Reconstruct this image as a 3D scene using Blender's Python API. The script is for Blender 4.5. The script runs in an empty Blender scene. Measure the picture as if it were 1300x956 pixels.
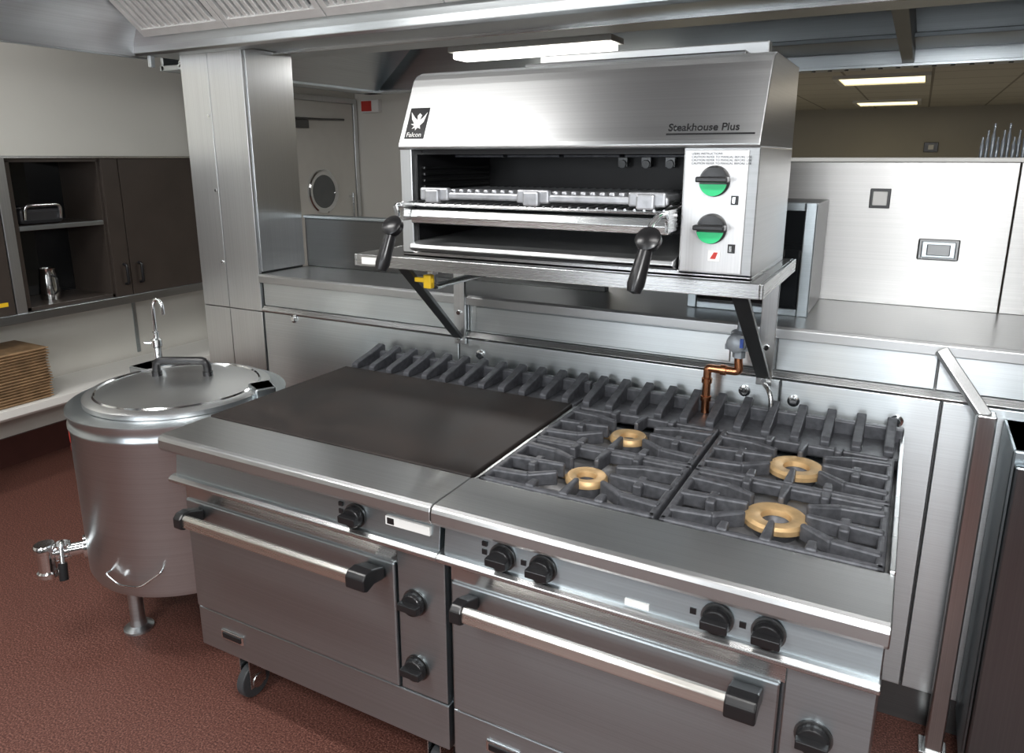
import bpy, bmesh, math, random
from mathutils import Vector, Matrix
random.seed(4)
sc = bpy.context.scene
col = sc.collection

# ------------------------------------------------------------------ materials
def new_mat(name):
    m = bpy.data.materials.new(name); m.use_nodes = True
    return m, m.node_tree.nodes, m.node_tree.links, m.node_tree.nodes['Principled BSDF']

def plain(name, c, rough=0.5, metal=0.0, noise=0.06, scale=12.0, bump=0.0, spec=0.5):
    m, n, l, b = new_mat(name)
    tc = n.new('ShaderNodeTexCoord'); nz = n.new('ShaderNodeTexNoise')
    nz.inputs['Scale'].default_value = scale; nz.inputs['Detail'].default_value = 4
    l.new(tc.outputs['Object'], nz.inputs['Vector'])
    r = n.new('ShaderNodeValToRGB')
    r.color_ramp.elements[0].position = .3; r.color_ramp.elements[1].position = .7
    r.color_ramp.elements[0].color = tuple(max(0, v*(1-noise)) for v in c)+(1,)
    r.color_ramp.elements[1].color = tuple(min(1, v*(1+noise)) for v in c)+(1,)
    l.new(nz.outputs['Fac'], r.inputs['Fac']); l.new(r.outputs['Color'], b.inputs['Base Color'])
    b.inputs['Roughness'].default_value = rough; b.inputs['Metallic'].default_value = metal
    b.inputs['Specular IOR Level'].default_value = spec
    if bump:
        bp = n.new('ShaderNodeBump'); bp.inputs['Strength'].default_value = bump; bp.inputs['Distance'].default_value = .002
        l.new(nz.outputs['Fac'], bp.inputs['Height']); l.new(bp.outputs['Normal'], b.inputs['Normal'])
    return m

def steel(name, c=0.6, rough=0.30, grain=(.6, 2, 420), var=.04, tint=(.975, .995, 1.0), aniso=.65, tang=(0, 1, 1)):
    """brushed steel: grain = fine noise stretched along the brushing direction, tang = direction across the brushing"""
    m, n, l, b = new_mat(name)
    tc = n.new('ShaderNodeTexCoord'); mp = n.new('ShaderNodeMapping'); mp.inputs['Scale'].default_value = grain
    nz = n.new('ShaderNodeTexNoise'); nz.inputs['Scale'].default_value = 1.0; nz.inputs['Detail'].default_value = 2
    l.new(tc.outputs['Object'], mp.inputs['Vector']); l.new(mp.outputs['Vector'], nz.inputs['Vector'])
    big = n.new('ShaderNodeTexNoise'); big.inputs['Scale'].default_value = 1.6; big.inputs['Detail'].default_value = 1
    l.new(tc.outputs['Object'], big.inputs['Vector'])
    mr = n.new('ShaderNodeMapRange'); mr.inputs['To Min'].default_value = rough-var; mr.inputs['To Max'].default_value = rough+var
    ad = n.new('ShaderNodeMath'); ad.operation = 'ADD'
    ml = n.new('ShaderNodeMath'); ml.operation = 'MULTIPLY'; ml.inputs[1].default_value = .5
    l.new(nz.outputs['Fac'], ad.inputs[0]); l.new(big.outputs['Fac'], ad.inputs[1]); l.new(ad.outputs[0], ml.inputs[0])
    l.new(ml.outputs[0], mr.inputs['Value']); l.new(mr.outputs['Result'], b.inputs['Roughness'])
    r = n.new('ShaderNodeValToRGB')
    r.color_ramp.elements[0].position = .25; r.color_ramp.elements[1].position = .75
    r.color_ramp.elements[0].color = tuple(c*.93*t for t in tint)+(1,)
    r.color_ramp.elements[1].color = tuple(min(1, c*1.06*t) for t in tint)+(1,)
    l.new(nz.outputs['Fac'], r.inputs['Fac']); l.new(r.outputs['Color'], b.inputs['Base Color'])
    b.inputs['Metallic'].default_value = 1.0
    if aniso:
        b.inputs['Anisotropic'].default_value = aniso
        cx = n.new('ShaderNodeCombineXYZ')
        for i in range(3): cx.inputs[i].default_value = tang[i]
        l.new(cx.outputs[0], b.inputs['Tangent'])
    return m

def emis(name, c, s):
    m, n, l, b = new_mat(name)
    b.inputs['Base Color'].default_value = (*c, 1)
    b.inputs['Emission Color'].default_value = (*c, 1); b.inputs['Emission Strength'].default_value = s
    return m

S_H = steel('steel_brushed_horizontal', rough=.27)
S_V = steel('steel_brushed_vertical', c=.76, rough=.30, grain=(320, 320, .6), tang=(1, 1, 0))
S_D = steel('steel_door', c=.46, rough=.36, tint=(.90, 1.0, 1.05))
S_T = steel('steel_worktop', c=.56, rough=.33, grain=(.8, 300, 3), var=.05)
S_K = steel('steel_kettle', c=.62, rough=.32, grain=(1, 1, 320), tint=(.92, 1.0, 1.04), tang=(0, 0, 1))
S_DARK = steel('steel_dark', c=.16, rough=.35)
S_WALL = steel('steel_wall_panel', c=.80, rough=.33, grain=(.5, 1, 380), var=.04, tint=(.94, 1, 1.02), tang=(0, 0, 1), aniso=.75)
S_P = steel('steel_partition_panel', c=.46, rough=.40, grain=(.5, 1, 300), tint=(1, .99, .97), tang=(0, 0, 1))
CHROME = steel('chrome', c=.8, rough=.1, var=.03, aniso=0)
COPPER = plain('copper', (.75, .33, .17), .22, 1, .1)
BRASS = plain('brass_burner', (.62, .42, .21), .45, .55, .2, 30)
IRON = plain('cast_iron', (.085, .088, .098), .46, .35, .3, 60, .25)
IRONL = plain('cast_iron_light', (.42, .43, .45), .42, .6, .2, 40, .15)
BLACK = plain('black_plastic', (.012, .012, .013), .28, 0, .1)
BLK = plain('black_void', (.006, .006, .007), .5, 0, .1)
CREAM = plain('cream_wall_paint', (.66, .65, .60), .55, 0, .02, 3)
GREYW = plain('grey_tiled_wall', (.30, .30, .30), .5, 0, .05, 3)
WHITE = plain('white_panel', (.74, .735, .70), .4, 0, .02, 3)
CEILM = plain('ceiling_paint', (.55, .54, .52), .8, 0, .03, 3)
BROWN = plain('dark_brown_laminate', (.050, .040, .034), .28, 0, .12, 6)
GREEN = plain('green_indicator', (.02, .55, .2), .4, 0, .05)
YEL = plain('yellow_valve', (.85, .55, .02), .4, 0, .05)
RED = plain('red_label', (.5, .03, .02), .4, 0, .05)
WHT = plain('white_label', (.8, .8, .78), .5, 0, .03)
GREY = plain('grey_casting', (.33, .36, .39), .4, .4, .15, 40)
TRAY = plain('tray_wood_laminate', (.30, .19, .10), .5, 0, .25, 18)
MAROON = plain('maroon_shade', (.06, .018, .014), .5, 0, .1)  # dark colour standing in for the shade under the side counter
LAMP = emis('lamp_diffuser', (1, .98, .93), 5)
LAMPY = emis('ceiling_lamp_diffuser', (1, .86, .5), 2.0)

def floor_mat():
    m, n, l, b = new_mat('red_speckled_floor')
    tc = n.new('ShaderNodeTexCoord')
    v = n.new('ShaderNodeTexNoise'); v.inputs['Scale'].default_value = 190; v.inputs['Detail'].default_value = 3
    w = n.new('ShaderNodeTexNoise'); w.inputs['Scale'].default_value = 1.5
    l.new(tc.outputs['Object'], v.inputs['Vector']); l.new(tc.outputs['Object'], w.inputs['Vector'])
    r = n.new('ShaderNodeValToRGB'); e = r.color_ramp.elements
    e[0].position = .3; e[0].color = (.030, .011, .008, 1); e[1].position = .7; e[1].color = (.235, .115, .09, 1)
    x = e.new(.5); x.color = (.105, .041, .031, 1)
    l.new(v.outputs['Fac'], r.inputs['Fac']); l.new(r.outputs['Color'], b.inputs['Base Color'])
    mr = n.new('ShaderNodeMapRange'); mr.inputs['To Min'].default_value = .4; mr.inputs['To Max'].default_value = .65
    l.new(w.outputs['Fac'], mr.inputs['Value']); l.new(mr.outputs['Result'], b.inputs['Roughness'])
    b.inputs['Specular IOR Level'].default_value = .3
    bp = n.new('ShaderNodeBump'); bp.inputs['Strength'].default_value = .3; bp.inputs['Distance'].default_value = .001
    l.new(v.outputs['Fac'], bp.inputs['Height']); l.new(bp.outputs['Normal'], b.inputs['Normal'])
    return m
FLOOR = floor_mat()

def griddle_mat():
    m, n, l, b = new_mat('griddle_iron')
    tc = n.new('ShaderNodeTexCoord')
    a = n.new('ShaderNodeTexNoise'); a.inputs['Scale'].default_value = 5; a.inputs['Detail'].default_value = 9; a.inputs['Distortion'].default_value = .8
    l.new(tc.outputs['Object'], a.inputs['Vector'])
    r = n.new('ShaderNodeValToRGB'); e = r.color_ramp.elements
    e[0].position = .3; e[0].color = (.012, .0095, .009, 1); e[1].position = .75; e[1].color = (.032, .024, .021, 1)
    l.new(a.outputs['Fac'], r.inputs['Fac']); l.new(r.outputs['Color'], b.inputs['Base Color'])
    mr = n.new('ShaderNodeMapRange'); mr.inputs['To Min'].default_value = .45; mr.inputs['To Max'].default_value = .68
    l.new(a.outputs['Fac'], mr.inputs['Value']); l.new(mr.outputs['Result'], b.inputs['Roughness'])
    b.inputs['Metallic'].default_value = .1; b.inputs['Specular IOR Level'].default_value = .38
    return m
GRID = griddle_mat()

def tile_mat():
    m, n, l, b = new_mat('ceiling_tiles')
    tc = n.new('ShaderNodeTexCoord'); br = n.new('ShaderNodeTexBrick')
    br.offset = 0; br.inputs['Scale'].default_value = 1
    br.inputs['Brick Width'].default_value = .6; br.inputs['Row Height'].default_value = .6
    br.inputs['Mortar Size'].default_value = .010
    br.inputs['Color1'].default_value = (.60, .58, .52, 1); br.inputs['Color2'].default_value = (.63, .61, .55, 1)
    br.inputs['Mortar'].default_value = (.3, .28, .24, 1)
    l.new(tc.outputs['Object'], br.inputs['Vector']); l.new(br.outputs['Color'], b.inputs['Base Color'])
    b.inputs['Roughness'].default_value = .8
    return m
TILES = tile_mat()

def glass_mat():
    m, n, l, b = new_mat('dark_glass')
    b.inputs['Base Color'].default_value = (.008, .009, .010, 1)
    tc = n.new('ShaderNodeTexCoord'); nz = n.new('ShaderNodeTexNoise'); nz.inputs['Scale'].default_value = 3
    mr = n.new('ShaderNodeMapRange'); mr.inputs['To Min'].default_value = .01; mr.inputs['To Max'].default_value = .04
    l.new(tc.outputs['Object'], nz.inputs['Vector']); l.new(nz.outputs['Fac'], mr.inputs['Value']); l.new(mr.outputs['Result'], b.inputs['Roughness'])
    return m
GLASS = glass_mat()

# ------------------------------------------------------------------ mesh helpers
def group(name):
    e = bpy.data.objects.new(name, None); col.objects.link(e); e.empty_display_size = .1
    return e

def finish(name, bm, mat, parent=None, bevel=0, smooth=False, seg=2):
    bmesh.ops.recalc_face_normals(bm, faces=bm.faces)
    me = bpy.data.meshes.new(name); bm.to_mesh(me); bm.free()
    o = bpy.data.objects.new(name, me); col.objects.link(o)
    if mat: me.materials.append(mat)
    if parent: o.parent = parent
    if smooth:
        for p in me.polygons: p.use_smooth = True
        try:
            me.set_sharp_from_angle(angle=math.radians(40))
        except Exception: pass
    if bevel:
        b = o.modifiers.new('bevel', 'BEVEL'); b.width = bevel; b.segments = seg; b.limit_method = 'ANGLE'; b.angle_limit = math.radians(35)
    return o

def add_box(bm, x0, x1, y0, y1, z0, z1):
    v = [bm.verts.new(p) for p in ((x0,y0,z0),(x1,y0,z0),(x1,y1,z0),(x0,y1,z0),(x0,y0,z1),(x1,y0,z1),(x1,y1,z1),(x0,y1,z1))]
    for f in ((0,3,2,1),(4,5,6,7),(0,1,5,4),(1,2,6,5),(2,3,7,6),(3,0,4,7)):
        bm.faces.new([v[i] for i in f])

def box(name, x0, x1, y0, y1, z0, z1, mat, parent=None, bevel=0.0):
    bm = bmesh.new(); add_box(bm, x0, x1, y0, y1, z0, z1)
    return finish(name, bm, mat, parent, bevel)

def boxes(name, lst, mat, parent=None, bevel=0.0):
    bm = bmesh.new()
    for b in lst: add_box(bm, *b)
    return finish(name, bm, mat, parent, bevel)

def prism(name, pts, axis, a, b, mat, parent=None, bevel=0, smooth=False):
    bm = bmesh.new()
    def P(p, t):
        return {'X': (t, p[0], p[1]), 'Y': (p[0], t, p[1]), 'Z': (p[0], p[1], t)}[axis]
    A = [bm.verts.new(P(p, a)) for p in pts]; B = [bm.verts.new(P(p, b)) for p in pts]
    bm.faces.new(A); bm.faces.new(B[::-1]); n = len(pts)
    for i in range(n): bm.faces.new((A[i], A[(i+1) % n], B[(i+1) % n], B[i]))
    return finish(name, bm, mat, parent, bevel, smooth)

def axis_mat(p, d):
    d = Vector(d).normalized()
    q = Vector((0, 0, 1)).rotation_difference(d)
    return Matrix.Translation(Vector(p)) @ q.to_matrix().to_4x4()

def add_lathe(bm, prof, p, d=(0, 0, 1), seg=40, closed=False):
    M = axis_mat(p, d); rings = []
    for r, z in prof:
        if r < 1e-6: rings.append([bm.verts.new(M @ Vector((0, 0, z)))])
        else: rings.append([bm.verts.new(M @ Vector((r*math.cos(2*math.pi*i/seg), r*math.sin(2*math.pi*i/seg), z))) for i in range(seg)])
    pairs = list(zip(rings[:-1], rings[1:]))
    if closed: pairs.append((rings[-1], rings[0]))
    for a, b in pairs:
        for i in range(seg):
            j = (i+1) % seg
            if len(a) == 1 and len(b) == 1: continue
            if len(a) == 1: bm.faces.new((a[0], b[j], b[i]))
            elif len(b) == 1: bm.faces.new((a[i], a[j], b[0]))
            else: bm.faces.new((a[i], a[j], b[j], b[i]))

def lathe(name, prof, p, mat, parent=None, d=(0, 0, 1), seg=40, closed=False):
    bm = bmesh.new(); add_lathe(bm, prof, p, d, seg, closed)
    return finish(name, bm, mat, parent, 0, True)

def add_cyl(bm, p0, p1, r, seg=24, r2=None):
    p0 = Vector(p0); p1 = Vector(p1); L = (p1-p0).length
    r2 = r if r2 is None else r2
    add_lathe(bm, [(0, 0), (r, 0), (r2, L), (0, L)], p0, p1-p0, seg)

def cyl(name, p0, p1, r, mat, parent=None, seg=28, r2=None):
    bm = bmesh.new(); add_cyl(bm, p0, p1, r, seg, r2)
    return finish(name, bm, mat, parent, 0, True)

def roundpath(pts, rad=.02, n=6):
    pts = [Vector(p) for p in pts]; out = [pts[0]]
    for i in range(1, len(pts)-1):
        a, b, c = pts[i-1], pts[i], pts[i+1]
        r = min(rad, (a-b).length*.49, (c-b).length*.49)
        s = b+(a-b).normalized()*r; e = b+(c-b).normalized()*r
        for k in range(n+1):
            t = k/n; out.append(s*(1-t)**2 + b*2*t*(1-t) + e*t*t)
    out.append(pts[-1]); return out

def add_tube(bm, pts, r, seg=14):
    pts = [Vector(p) for p in pts]; rings = []
    up = None
    for i, p in enumerate(pts):
        t = (pts[min(i+1, len(pts)-1)]-pts[max(i-1, 0)]).normalized()
        if up is None:
            up = Vector((0, 0, 1)) if abs(t.z) < .9 else Vector((1, 0, 0))
        s = t.cross(up).normalized(); up = s.cross(t).normalized()
        rings.append([bm.verts.new(p+(s*math.cos(2*math.pi*k/seg)+up*math.sin(2*math.pi*k/seg))*r) for k in range(seg)])
    for a, b in zip(rings[:-1], rings[1:]):
        for i in range(seg):
            j = (i+1) % seg; bm.faces.new((a[i], a[j], b[j], b[i]))
    bm.faces.new(rings[0][::-1]); bm.faces.new(rings[-1])

def tube(name, pts, r, mat, parent=None, rad=.02, seg=14):
    bm = bmesh.new(); add_tube(bm, roundpath(pts, rad), r, seg)
    return finish(name, bm, mat, parent, 0, True)

def obar(bm, p0, p1, w0, w1, z0, z1, z1b=None):
    z1b = z1 if z1b is None else z1b
    a = Vector((p0[0], p0[1])); b = Vector((p1[0], p1[1])); d = (b-a).normalized(); s = Vector((-d.y, d.x))
    P = [(a-s*w0/2, z0), (b-s*w1/2, z0), (b+s*w1/2, z0), (a+s*w0/2, z0), (a-s*w0/2, z1), (b-s*w1/2, z1b), (b+s*w1/2, z1b), (a+s*w0/2, z1)]
    v = [bm.verts.new((q.x, q.y, z)) for q, z in P]
    for f in ((0,3,2,1),(4,5,6,7),(0,1,5,4),(1,2,6,5),(2,3,7,6),(3,0,4,7)): bm.faces.new([v[i] for i in f])

def text(name, s, loc, rot, size, mat, parent, ext=.0006, align='LEFT', bold=0):
    c = bpy.data.curves.new(name, 'FONT'); c.body = s; c.size = size; c.extrude = ext; c.align_x = align; c.offset = bold
    t = bpy.data.objects.new(name, c); col.objects.link(t)
    bpy.context.view_layer.update()
    dg = bpy.context.evaluated_depsgraph_get()
    me = bpy.data.meshes.new_from_object(t.evaluated_get(dg))
    bpy.data.objects.remove(t)
    o = bpy.data.objects.new(name, me); col.objects.link(o); me.materials.clear(); me.materials.append(mat)
    o.location = loc; o.rotation_euler = rot; o.parent = parent
    return o

# ------------------------------------------------------------------ room
WL = -4.2
YBK = 5.05
box('floor', -4.35, 3.3, -3.1, 11.3, -.1, 0, FLOOR)
box('wall_left', -4.35, WL, -3.1, 5.2, 0, 2.9, CREAM)
box('wall_back', WL, -2.0, YBK, 5.2, 0, 2.9, CREAM)
box('wall_far_left', -2.15, -2.0, 5.2, 11.0, 0, 2.35, CREAM)
box('wall_far', -2.15, 3.3, 11.0, 11.15, 0, 2.4, plain('far_wall_beige', (.40, .38, .33), .6, 0, .04, 2))
box('wall_right', 3.15, 3.3, -3.1, 11.0, 0, 2.9, GREYW)
boxes('wall_front', [(-4.2, -2.6, -3.1, -2.95, 0, 2.9), (-1.2, -.4, -3.1, -2.95, 0, 2.9), (1.0, 3.15, -3.1, -2.95, 0, 2.9),
      (-2.6, -1.2, -3.1, -2.95, 0, 1.0), (-2.6, -1.2, -3.1, -2.95, 2.3, 2.9), (-.4, 1.0, -3.1, -2.95, 0, 1.0), (-.4, 1.0, -3.1, -2.95, 2.3, 2.9)], GREYW)
for i, x0 in enumerate((-2.6, -.4)):
    g = group('window_%d' % (i+1))
    boxes('frame', [(x0, x0+.05, -3.08, -3.0, 1.0, 2.3), (x0+1.35, x0+1.4, -3.08, -3.0, 1.0, 2.3), (x0, x0+1.4, -3.08, -3.0, 1.0, 1.05),
          (x0, x0+1.4, -3.08, -3.0, 2.25, 2.3), (x0+.68, x0+.72, -3.08, -3.0, 1.0, 2.3)], WHITE, g, .004)
    boxes('blind_slats', [(x0+.05+k*.10, x0+.10+k*.10, -2.995, -2.985, 1.05, 2.25) for k in range(13)], WHT, g)
box('ceiling', -4.35, 3.3, -3.1, 5.2, 2.9, 3.0, CEILM)
box('ceiling_far', -2.0, 3.15, 5.2, 11.0, 2.25, 2.35, TILES)
box('trim_bulkhead', -2.0, 3.15, 5.1, 5.2, 2.25, 2.9, CREAM)
box('far_bounce_floor', -1.99, 3.14, 5.2, 10.99, 0.0, .006, plain('far_bounce_grey', (.4, .39, .37), .5))  # added pale floor, unseen, bounces light onto the far ceiling
boxes('counter_shade_strip', [(WL, WL+.015, -2.9, 4.0, 0, .16)], MAROON)  # painted shade: dark strip at the wall foot below the side counter

g = group('door_1')
boxes('frame', [(WL, WL+.03, 4.04, 4.08, 0, 2.06), (WL, WL+.03, 4.99, 5.03, 0, 2.06), (WL, WL+.03, 4.04, 5.03, 2.06, 2.10)], S_V, g, .003)
box('leaf', WL, WL+.02, 4.085, 4.985, .01, 2.055, plain('door_cream', (.62, .61, .56), .45, 0, .02), g, .002)
lathe('porthole_ring', [(.13, 0), (.172, 0), (.172, .018), (.16, .026), (.13, .018)], (WL+.018, 4.58, 1.37), CHROME, g, (1, 0, 0), 48, True)
cyl('porthole_glass', (WL+.018, 4.58, 1.37), (WL+.028, 4.58, 1.37), .133, plain('porthole_glass_grey', (.12, .13, .13), .1), g)
box('closer_body', WL+.02, WL+.07, 4.15, 4.42, 1.85, 1.91, S_DARK, g, .004)
tube('closer_arm', [(WL+.05, 4.25, 1.92), (WL+.075, 4.55, 1.92), (WL+.04, 4.85, 1.93)], .009, S_DARK, g, .01)
cyl('pull_handle_bar', (WL+.06, 4.9, 1.0), (WL+.06, 4.9, 1.35), .013, CHROME, g)
boxes('pull_handle_posts', [(WL+.018, WL+.06, 4.89, 4.91, 1.02, 1.04), (WL+.018, WL+.06, 4.89, 4.91, 1.31, 1.33)], CHROME, g)
g = group('fire_alarm_box')
box('case', -4.10, -3.92, YBK-.05, YBK, 1.99, 2.09, WHT, g, .006)
box('red_front', -4.09, -3.99, YBK-.058, YBK-.048, 2.0, 2.08, RED, g, .002)

for i, (x, y) in enumerate(((-.35, 6.9), (-.42, 9.8), (2.0, 7.3))):
    g = group('ceiling_light_panel')
    boxes('frame', [(x-.34, x+.34, y-.34, y-.3, 2.225, 2.252), (x-.34, x+.34, y+.3, y+.34, 2.225, 2.252), (x-.34, x-.3, y-.3, y+.3, 2.225, 2.252), (x+.3, x+.34, y-.3, y+.3, 2.225, 2.252)], WHITE, g)
    box('diffuser', x-.3, x+.3, y-.3, y+.3, 2.235, 2.249, LAMPY, g)

# ------------------------------------------------------------------ pillar
g = group('steel_clad_pillar')
box('core', -2.725, -2.385, 2.21, 2.455, 0, 2.05, S_DARK, g)
boxes('front_cladding', [(-2.73, -2.575, 2.195, 2.21, 0, 1.0), (-2.572, -2.38, 2.195, 2.21, 0, 1.0), (-2.73, -2.575, 2.195, 2.21, 1.003, 2.05), (-2.572, -2.38, 2.195, 2.21, 1.003, 2.05)], S_V, g, .0015)
box('side_cladding', -2.385, -2.375, 2.2115, 2.46, 1.17, 2.05, S_V, g, .0015)
boxes('left_cladding', [(-2.74, -2.73, 2.2, 2.46, 0, 2.05)], S_V, g, .0015)
bm = bmesh.new()
for z in (1.2, 1.5, 1.8): add_cyl(bm, (-2.59, 2.196, z), (-2.59, 2.190, z), .006, 10)
finish('rivets', bm, CHROME, g)

# ------------------------------------------------------------------ service wall with ledge
g = group('steel_service_wall')
box('core', -2.38, 1.3, 2.215, 2.66, 0, 1.13, S_DARK, g)
prism('ledge', [(2.185, 1.128), (2.185, 1.155), (2.192, 1.163), (2.70, 1.163), (2.70, 1.135), (2.205, 1.135), (2.205, 1.128)], 'X', -2.375, 1.3, S_T, g, .0015)
xs = [-2.372, -1.36, -.31, .10, 1.3]
boxes('upper_panels', [(a+.002, b-.002, 2.204, 2.216, 1.03, 1.125) for a, b in zip(xs[:-1], xs[1:])], S_WALL, g, .002)
boxes('access_panel', [(-1.33, -.44, 2.199, 2.206, 1.036, 1.122)], S_WALL, g, .004)
prism('mid_rail', [(2.19, 1.005), (2.185, 1.012), (2.20, 1.028), (2.216, 1.028), (2.216, 1.005)], 'X', -2.372, 1.3, S_H, g, .001)
xs = [-2.372, -1.40, -.29, .12, .22, 1.3]
boxes('lower_panels', [(a+.002, b-.002, 2.196, 2.216, .12, 1.002) for a, b in zip(xs[:-1], xs[1:])], S_WALL, g, .003)
box('plinth', -2.37, 1.3, 2.21, 2.22, .0, .118, S_DARK, g)
bm = bmesh.new()
for x, z in ((-2.20, .99), (-1.31, .95), (-.39, .955), (-.25, .945), (.02, .93)):
    add_lathe(bm, [(0, .012), (.009, .012), (.011, .009), (.011, .006), (.017, .005), (.018, 0), (0, 0)], (x, 2.197, z), (0, -1, 0), 20)
finish('wall_caps', bm, CHROME, g, 0, True)

g = group('low_partition')
box('left_panel', -2.37, -.95, 2.47, 2.51, 1.163, 1.375, steel('steel_dark_partition', .13, .30, tang=(0, 0, 1)), g, .003)
box('left_cap', -2.37, -.95, 2.46, 2.52, 1.375, 1.388, S_D, g, .003)
boxes('right_panel', [(-.95, .26, 2.70, 2.76, 1.163, 1.62), (.263, 1.9, 2.70, 2.76, 1.163, 1.62)], S_P, g, .002)
box('right_base', -2.37, 1.9, 2.701, 2.76, 0, 1.16, S_D, g)
box('right_cap', -.95, 1.9, 2.69, 2.80, 1.62, 1.634, WHITE, g, .003)
g = group('switch_plate')
box('plate', -.135, -.075, 2.692, 2.70, 1.475, 1.537, BLACK, g, .002)
box('rocker', -.126, -.084, 2.686, 2.694, 1.484, 1.528, WHT, g, .002)
g = group('wall_socket')
box('plate', .02, .135, 2.688, 2.70, 1.318, 1.384, S_DARK, g, .004)
boxes('outlet_faces', [(.030, .125, 2.684, 2.69, 1.326, 1.376)], S_D, g, .006)
boxes('outlet_flap', [(.045, .110, 2.680, 2.685, 1.333, 1.368)], S_DARK, g, .004)
g = group('glass_door_cabinet')
box('case', -.62, -.255, 2.37, 2.685, 1.163, 1.50, S_DARK, g, .004)
boxes('frame', [(-.285, -.252, 2.35, 2.37, 1.163, 1.505), (-.62, -.59, 2.35, 2.37, 1.163, 1.505), (-.59, -.285, 2.35, 2.37, 1.48, 1.505), (-.59, -.285, 2.35, 2.37, 1.163, 1.185)], S_D, g, .003)
box('glass', -.59, -.285, 2.355, 2.365, 1.185, 1.48, GLASS, g)
bm = bmesh.new()
for i in range(9):
    x = .157+i*.0135; h = .06+.02*((i*7) % 3)
    add_lathe(bm, [(0, 0), (.005, 0), (.0055, h*.6), (.003, h*.75), (.003, h), (0, h)], (x, 2.745+.015*(i % 2), 1.634), (0, 0, 1), 12)
finish('glass_bottles', bm, plain('grey_glassware', (.16, .18, .20), .15, .2, .3, 50), None, 0, True)
g = group('wall_switch'); box('plate', .0, .16, 10.98, 11.0, 1.70, 1.82, BLACK, g, .005); box('rocker', .05, .11, 10.97, 10.985, 1.73, 1.79, WHT, g, .003)

g = group('steel_end_frame')
box('post', .195, .238, 2.09, 2.14, 0, 1.01, S_V, g, .004)
bm = bmesh.new(); add_tube(bm, [(.10, 2.172, 1.148), (.215, 2.115, 1.0)], .020, 4); finish('brace', bm, S_V, g, .003)
box('foot', .18, .25, 2.08, 2.15, 0, .012, S_H, g, .002)
box('tie', .20, .233, 2.14, 2.197, .9, .94, S_V, g, .002)
g = group('undercounter_fridge')
box('body', .262, .90, 1.95, 2.19, .10, .98, steel('fridge_side', .34, .36, grain=(1, 1, 300), tint=(.88, 1, 1.07), tang=(0, 0, 1)), g, .006)
box('door', .268, .894, 1.925, 1.95, .14, .95, steel('fridge_door', .34, .36, (300, 1, 1), tint=(.88, 1, 1.07), tang=(1, 0, 0)), g, .006)
cyl('handle', (.60, 1.905, .55), (.60, 1.905, .85), .009, S_H, g)
boxes('handle_mounts', [(.593, .607, 1.9, 1.93, .57, .59), (.593, .607, 1.9, 1.93, .81, .83)], S_H, g)
boxes('feet', [(.29, .33, 1.97, 2.01, 0, .1), (.84, .88, 1.97, 2.01, 0, .1), (.29, .33, 2.13, 2.17, 0, .1), (.84, .88, 2.13, 2.17, 0, .1)], BLACK, g)

# ------------------------------------------------------------------ left side: cabinets, counter
g = group('wall_cabinet')
CX = -3.85; ZB = .885; ZT = 1.63; YE = 3.55
boxes('carcass', [(WL, CX, .6, YE, ZT-.018, ZT), (WL, CX, .6, YE, ZB, ZB+.018), (WL, WL+.012, .6, YE, ZB, ZT-.01),
      (WL, CX, 2.50, 2.52, ZB, ZT-.01), (WL, CX, 2.045, 2.065, ZB, ZT-.01), (WL, CX, YE-.02, YE, ZB, ZT-.01), (WL, CX, .6, .62, ZB, ZT-.01)], BROWN, g, .001)
boxes('shelf', [(WL+.01, CX-.01, 2.065, 2.50, 1.285, 1.303)], BROWN, g, .001)
box('mirror_back', WL+.012, WL+.018, 2.066, 2.499, ZB+.02, ZT-.02, GLASS, g)
boxes('doors', [(CX, CX+.018, 2.515, 2.610, ZB, ZT-.002), (CX, CX+.018, 2.615, 3.15, ZB, ZT-.002), (CX, CX+.018, 3.155, YE, ZB, ZT-.002), (CX, CX+.018, .62, 1.3, ZB, ZT-.002), (CX, CX+.018, 1.305, 1.98, ZB, ZT-.002)], BROWN, g, .002)
boxes('shelf_edge', [(CX-.012, CX+.004, 2.065, 2.50, 1.282, 1.306)], S_D, g, .002)
boxes('steel_edge', [(CX, CX+.02, 1.985, 2.035, ZB-.01, ZT+.01)], S_V, g, .002)
for k, y in enumerate((2.575, 2.665)):
    tube('pull_%d' % k, [(CX+.018, y, .95), (CX+.045, y, .955), (CX+.045, y, 1.055), (CX+.018, y, 1.06)], .008, BLACK, g, .01)
boxes('bottom_trim', [(WL, CX+.03, .6, YE, ZB-.045, ZB)], S_D, g, .002)
boxes('top_edge', [(WL, CX+.022, .6, YE, ZT, ZT+.012)], S_H, g, .001)
box('yellow_sticker', CX+.018, CX+.019, 1.88, 1.95, .93, .95, YEL, g)
# added shapes in the open section, standing in for reflections in glass doors
boxes('reflection_block', [(-4.06, -3.93, 2.12, 2.34, 1.303, 1.385)], plain('reflection_grey', (.06, .06, .065), .25, .4), g, .02)
tube('reflection_arch', [(-3.925, 2.14, 1.33), (-3.915, 2.14, 1.40), (-3.915, 2.32, 1.40), (-3.925, 2.32, 1.33)], .009, CHROME, g, .03)
lathe('reflection_column', [(0, 0), (.045, 0), (.05, .03), (.042, .12), (.036, .15), (.040, .165), (.034, .165), (.03, .15), (0, .02)], (-4.0, 2.25, ZB+.018), CHROME, g)
tube('reflection_hook', [(-3.965, 2.25, ZB+.15), (-3.92, 2.25, ZB+.14), (-3.92, 2.25, ZB+.07), (-3.955, 2.25, ZB+.05)], .006, BLACK, g, .015)
boxes('trim_1', [(WL, WL+.008, 2.84, 2.86, .45, .84), (WL, WL+.008, 1.60, 1.62, .45, .84)], S_D)
g = group('side_counter')
WC = WL+.02
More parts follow.
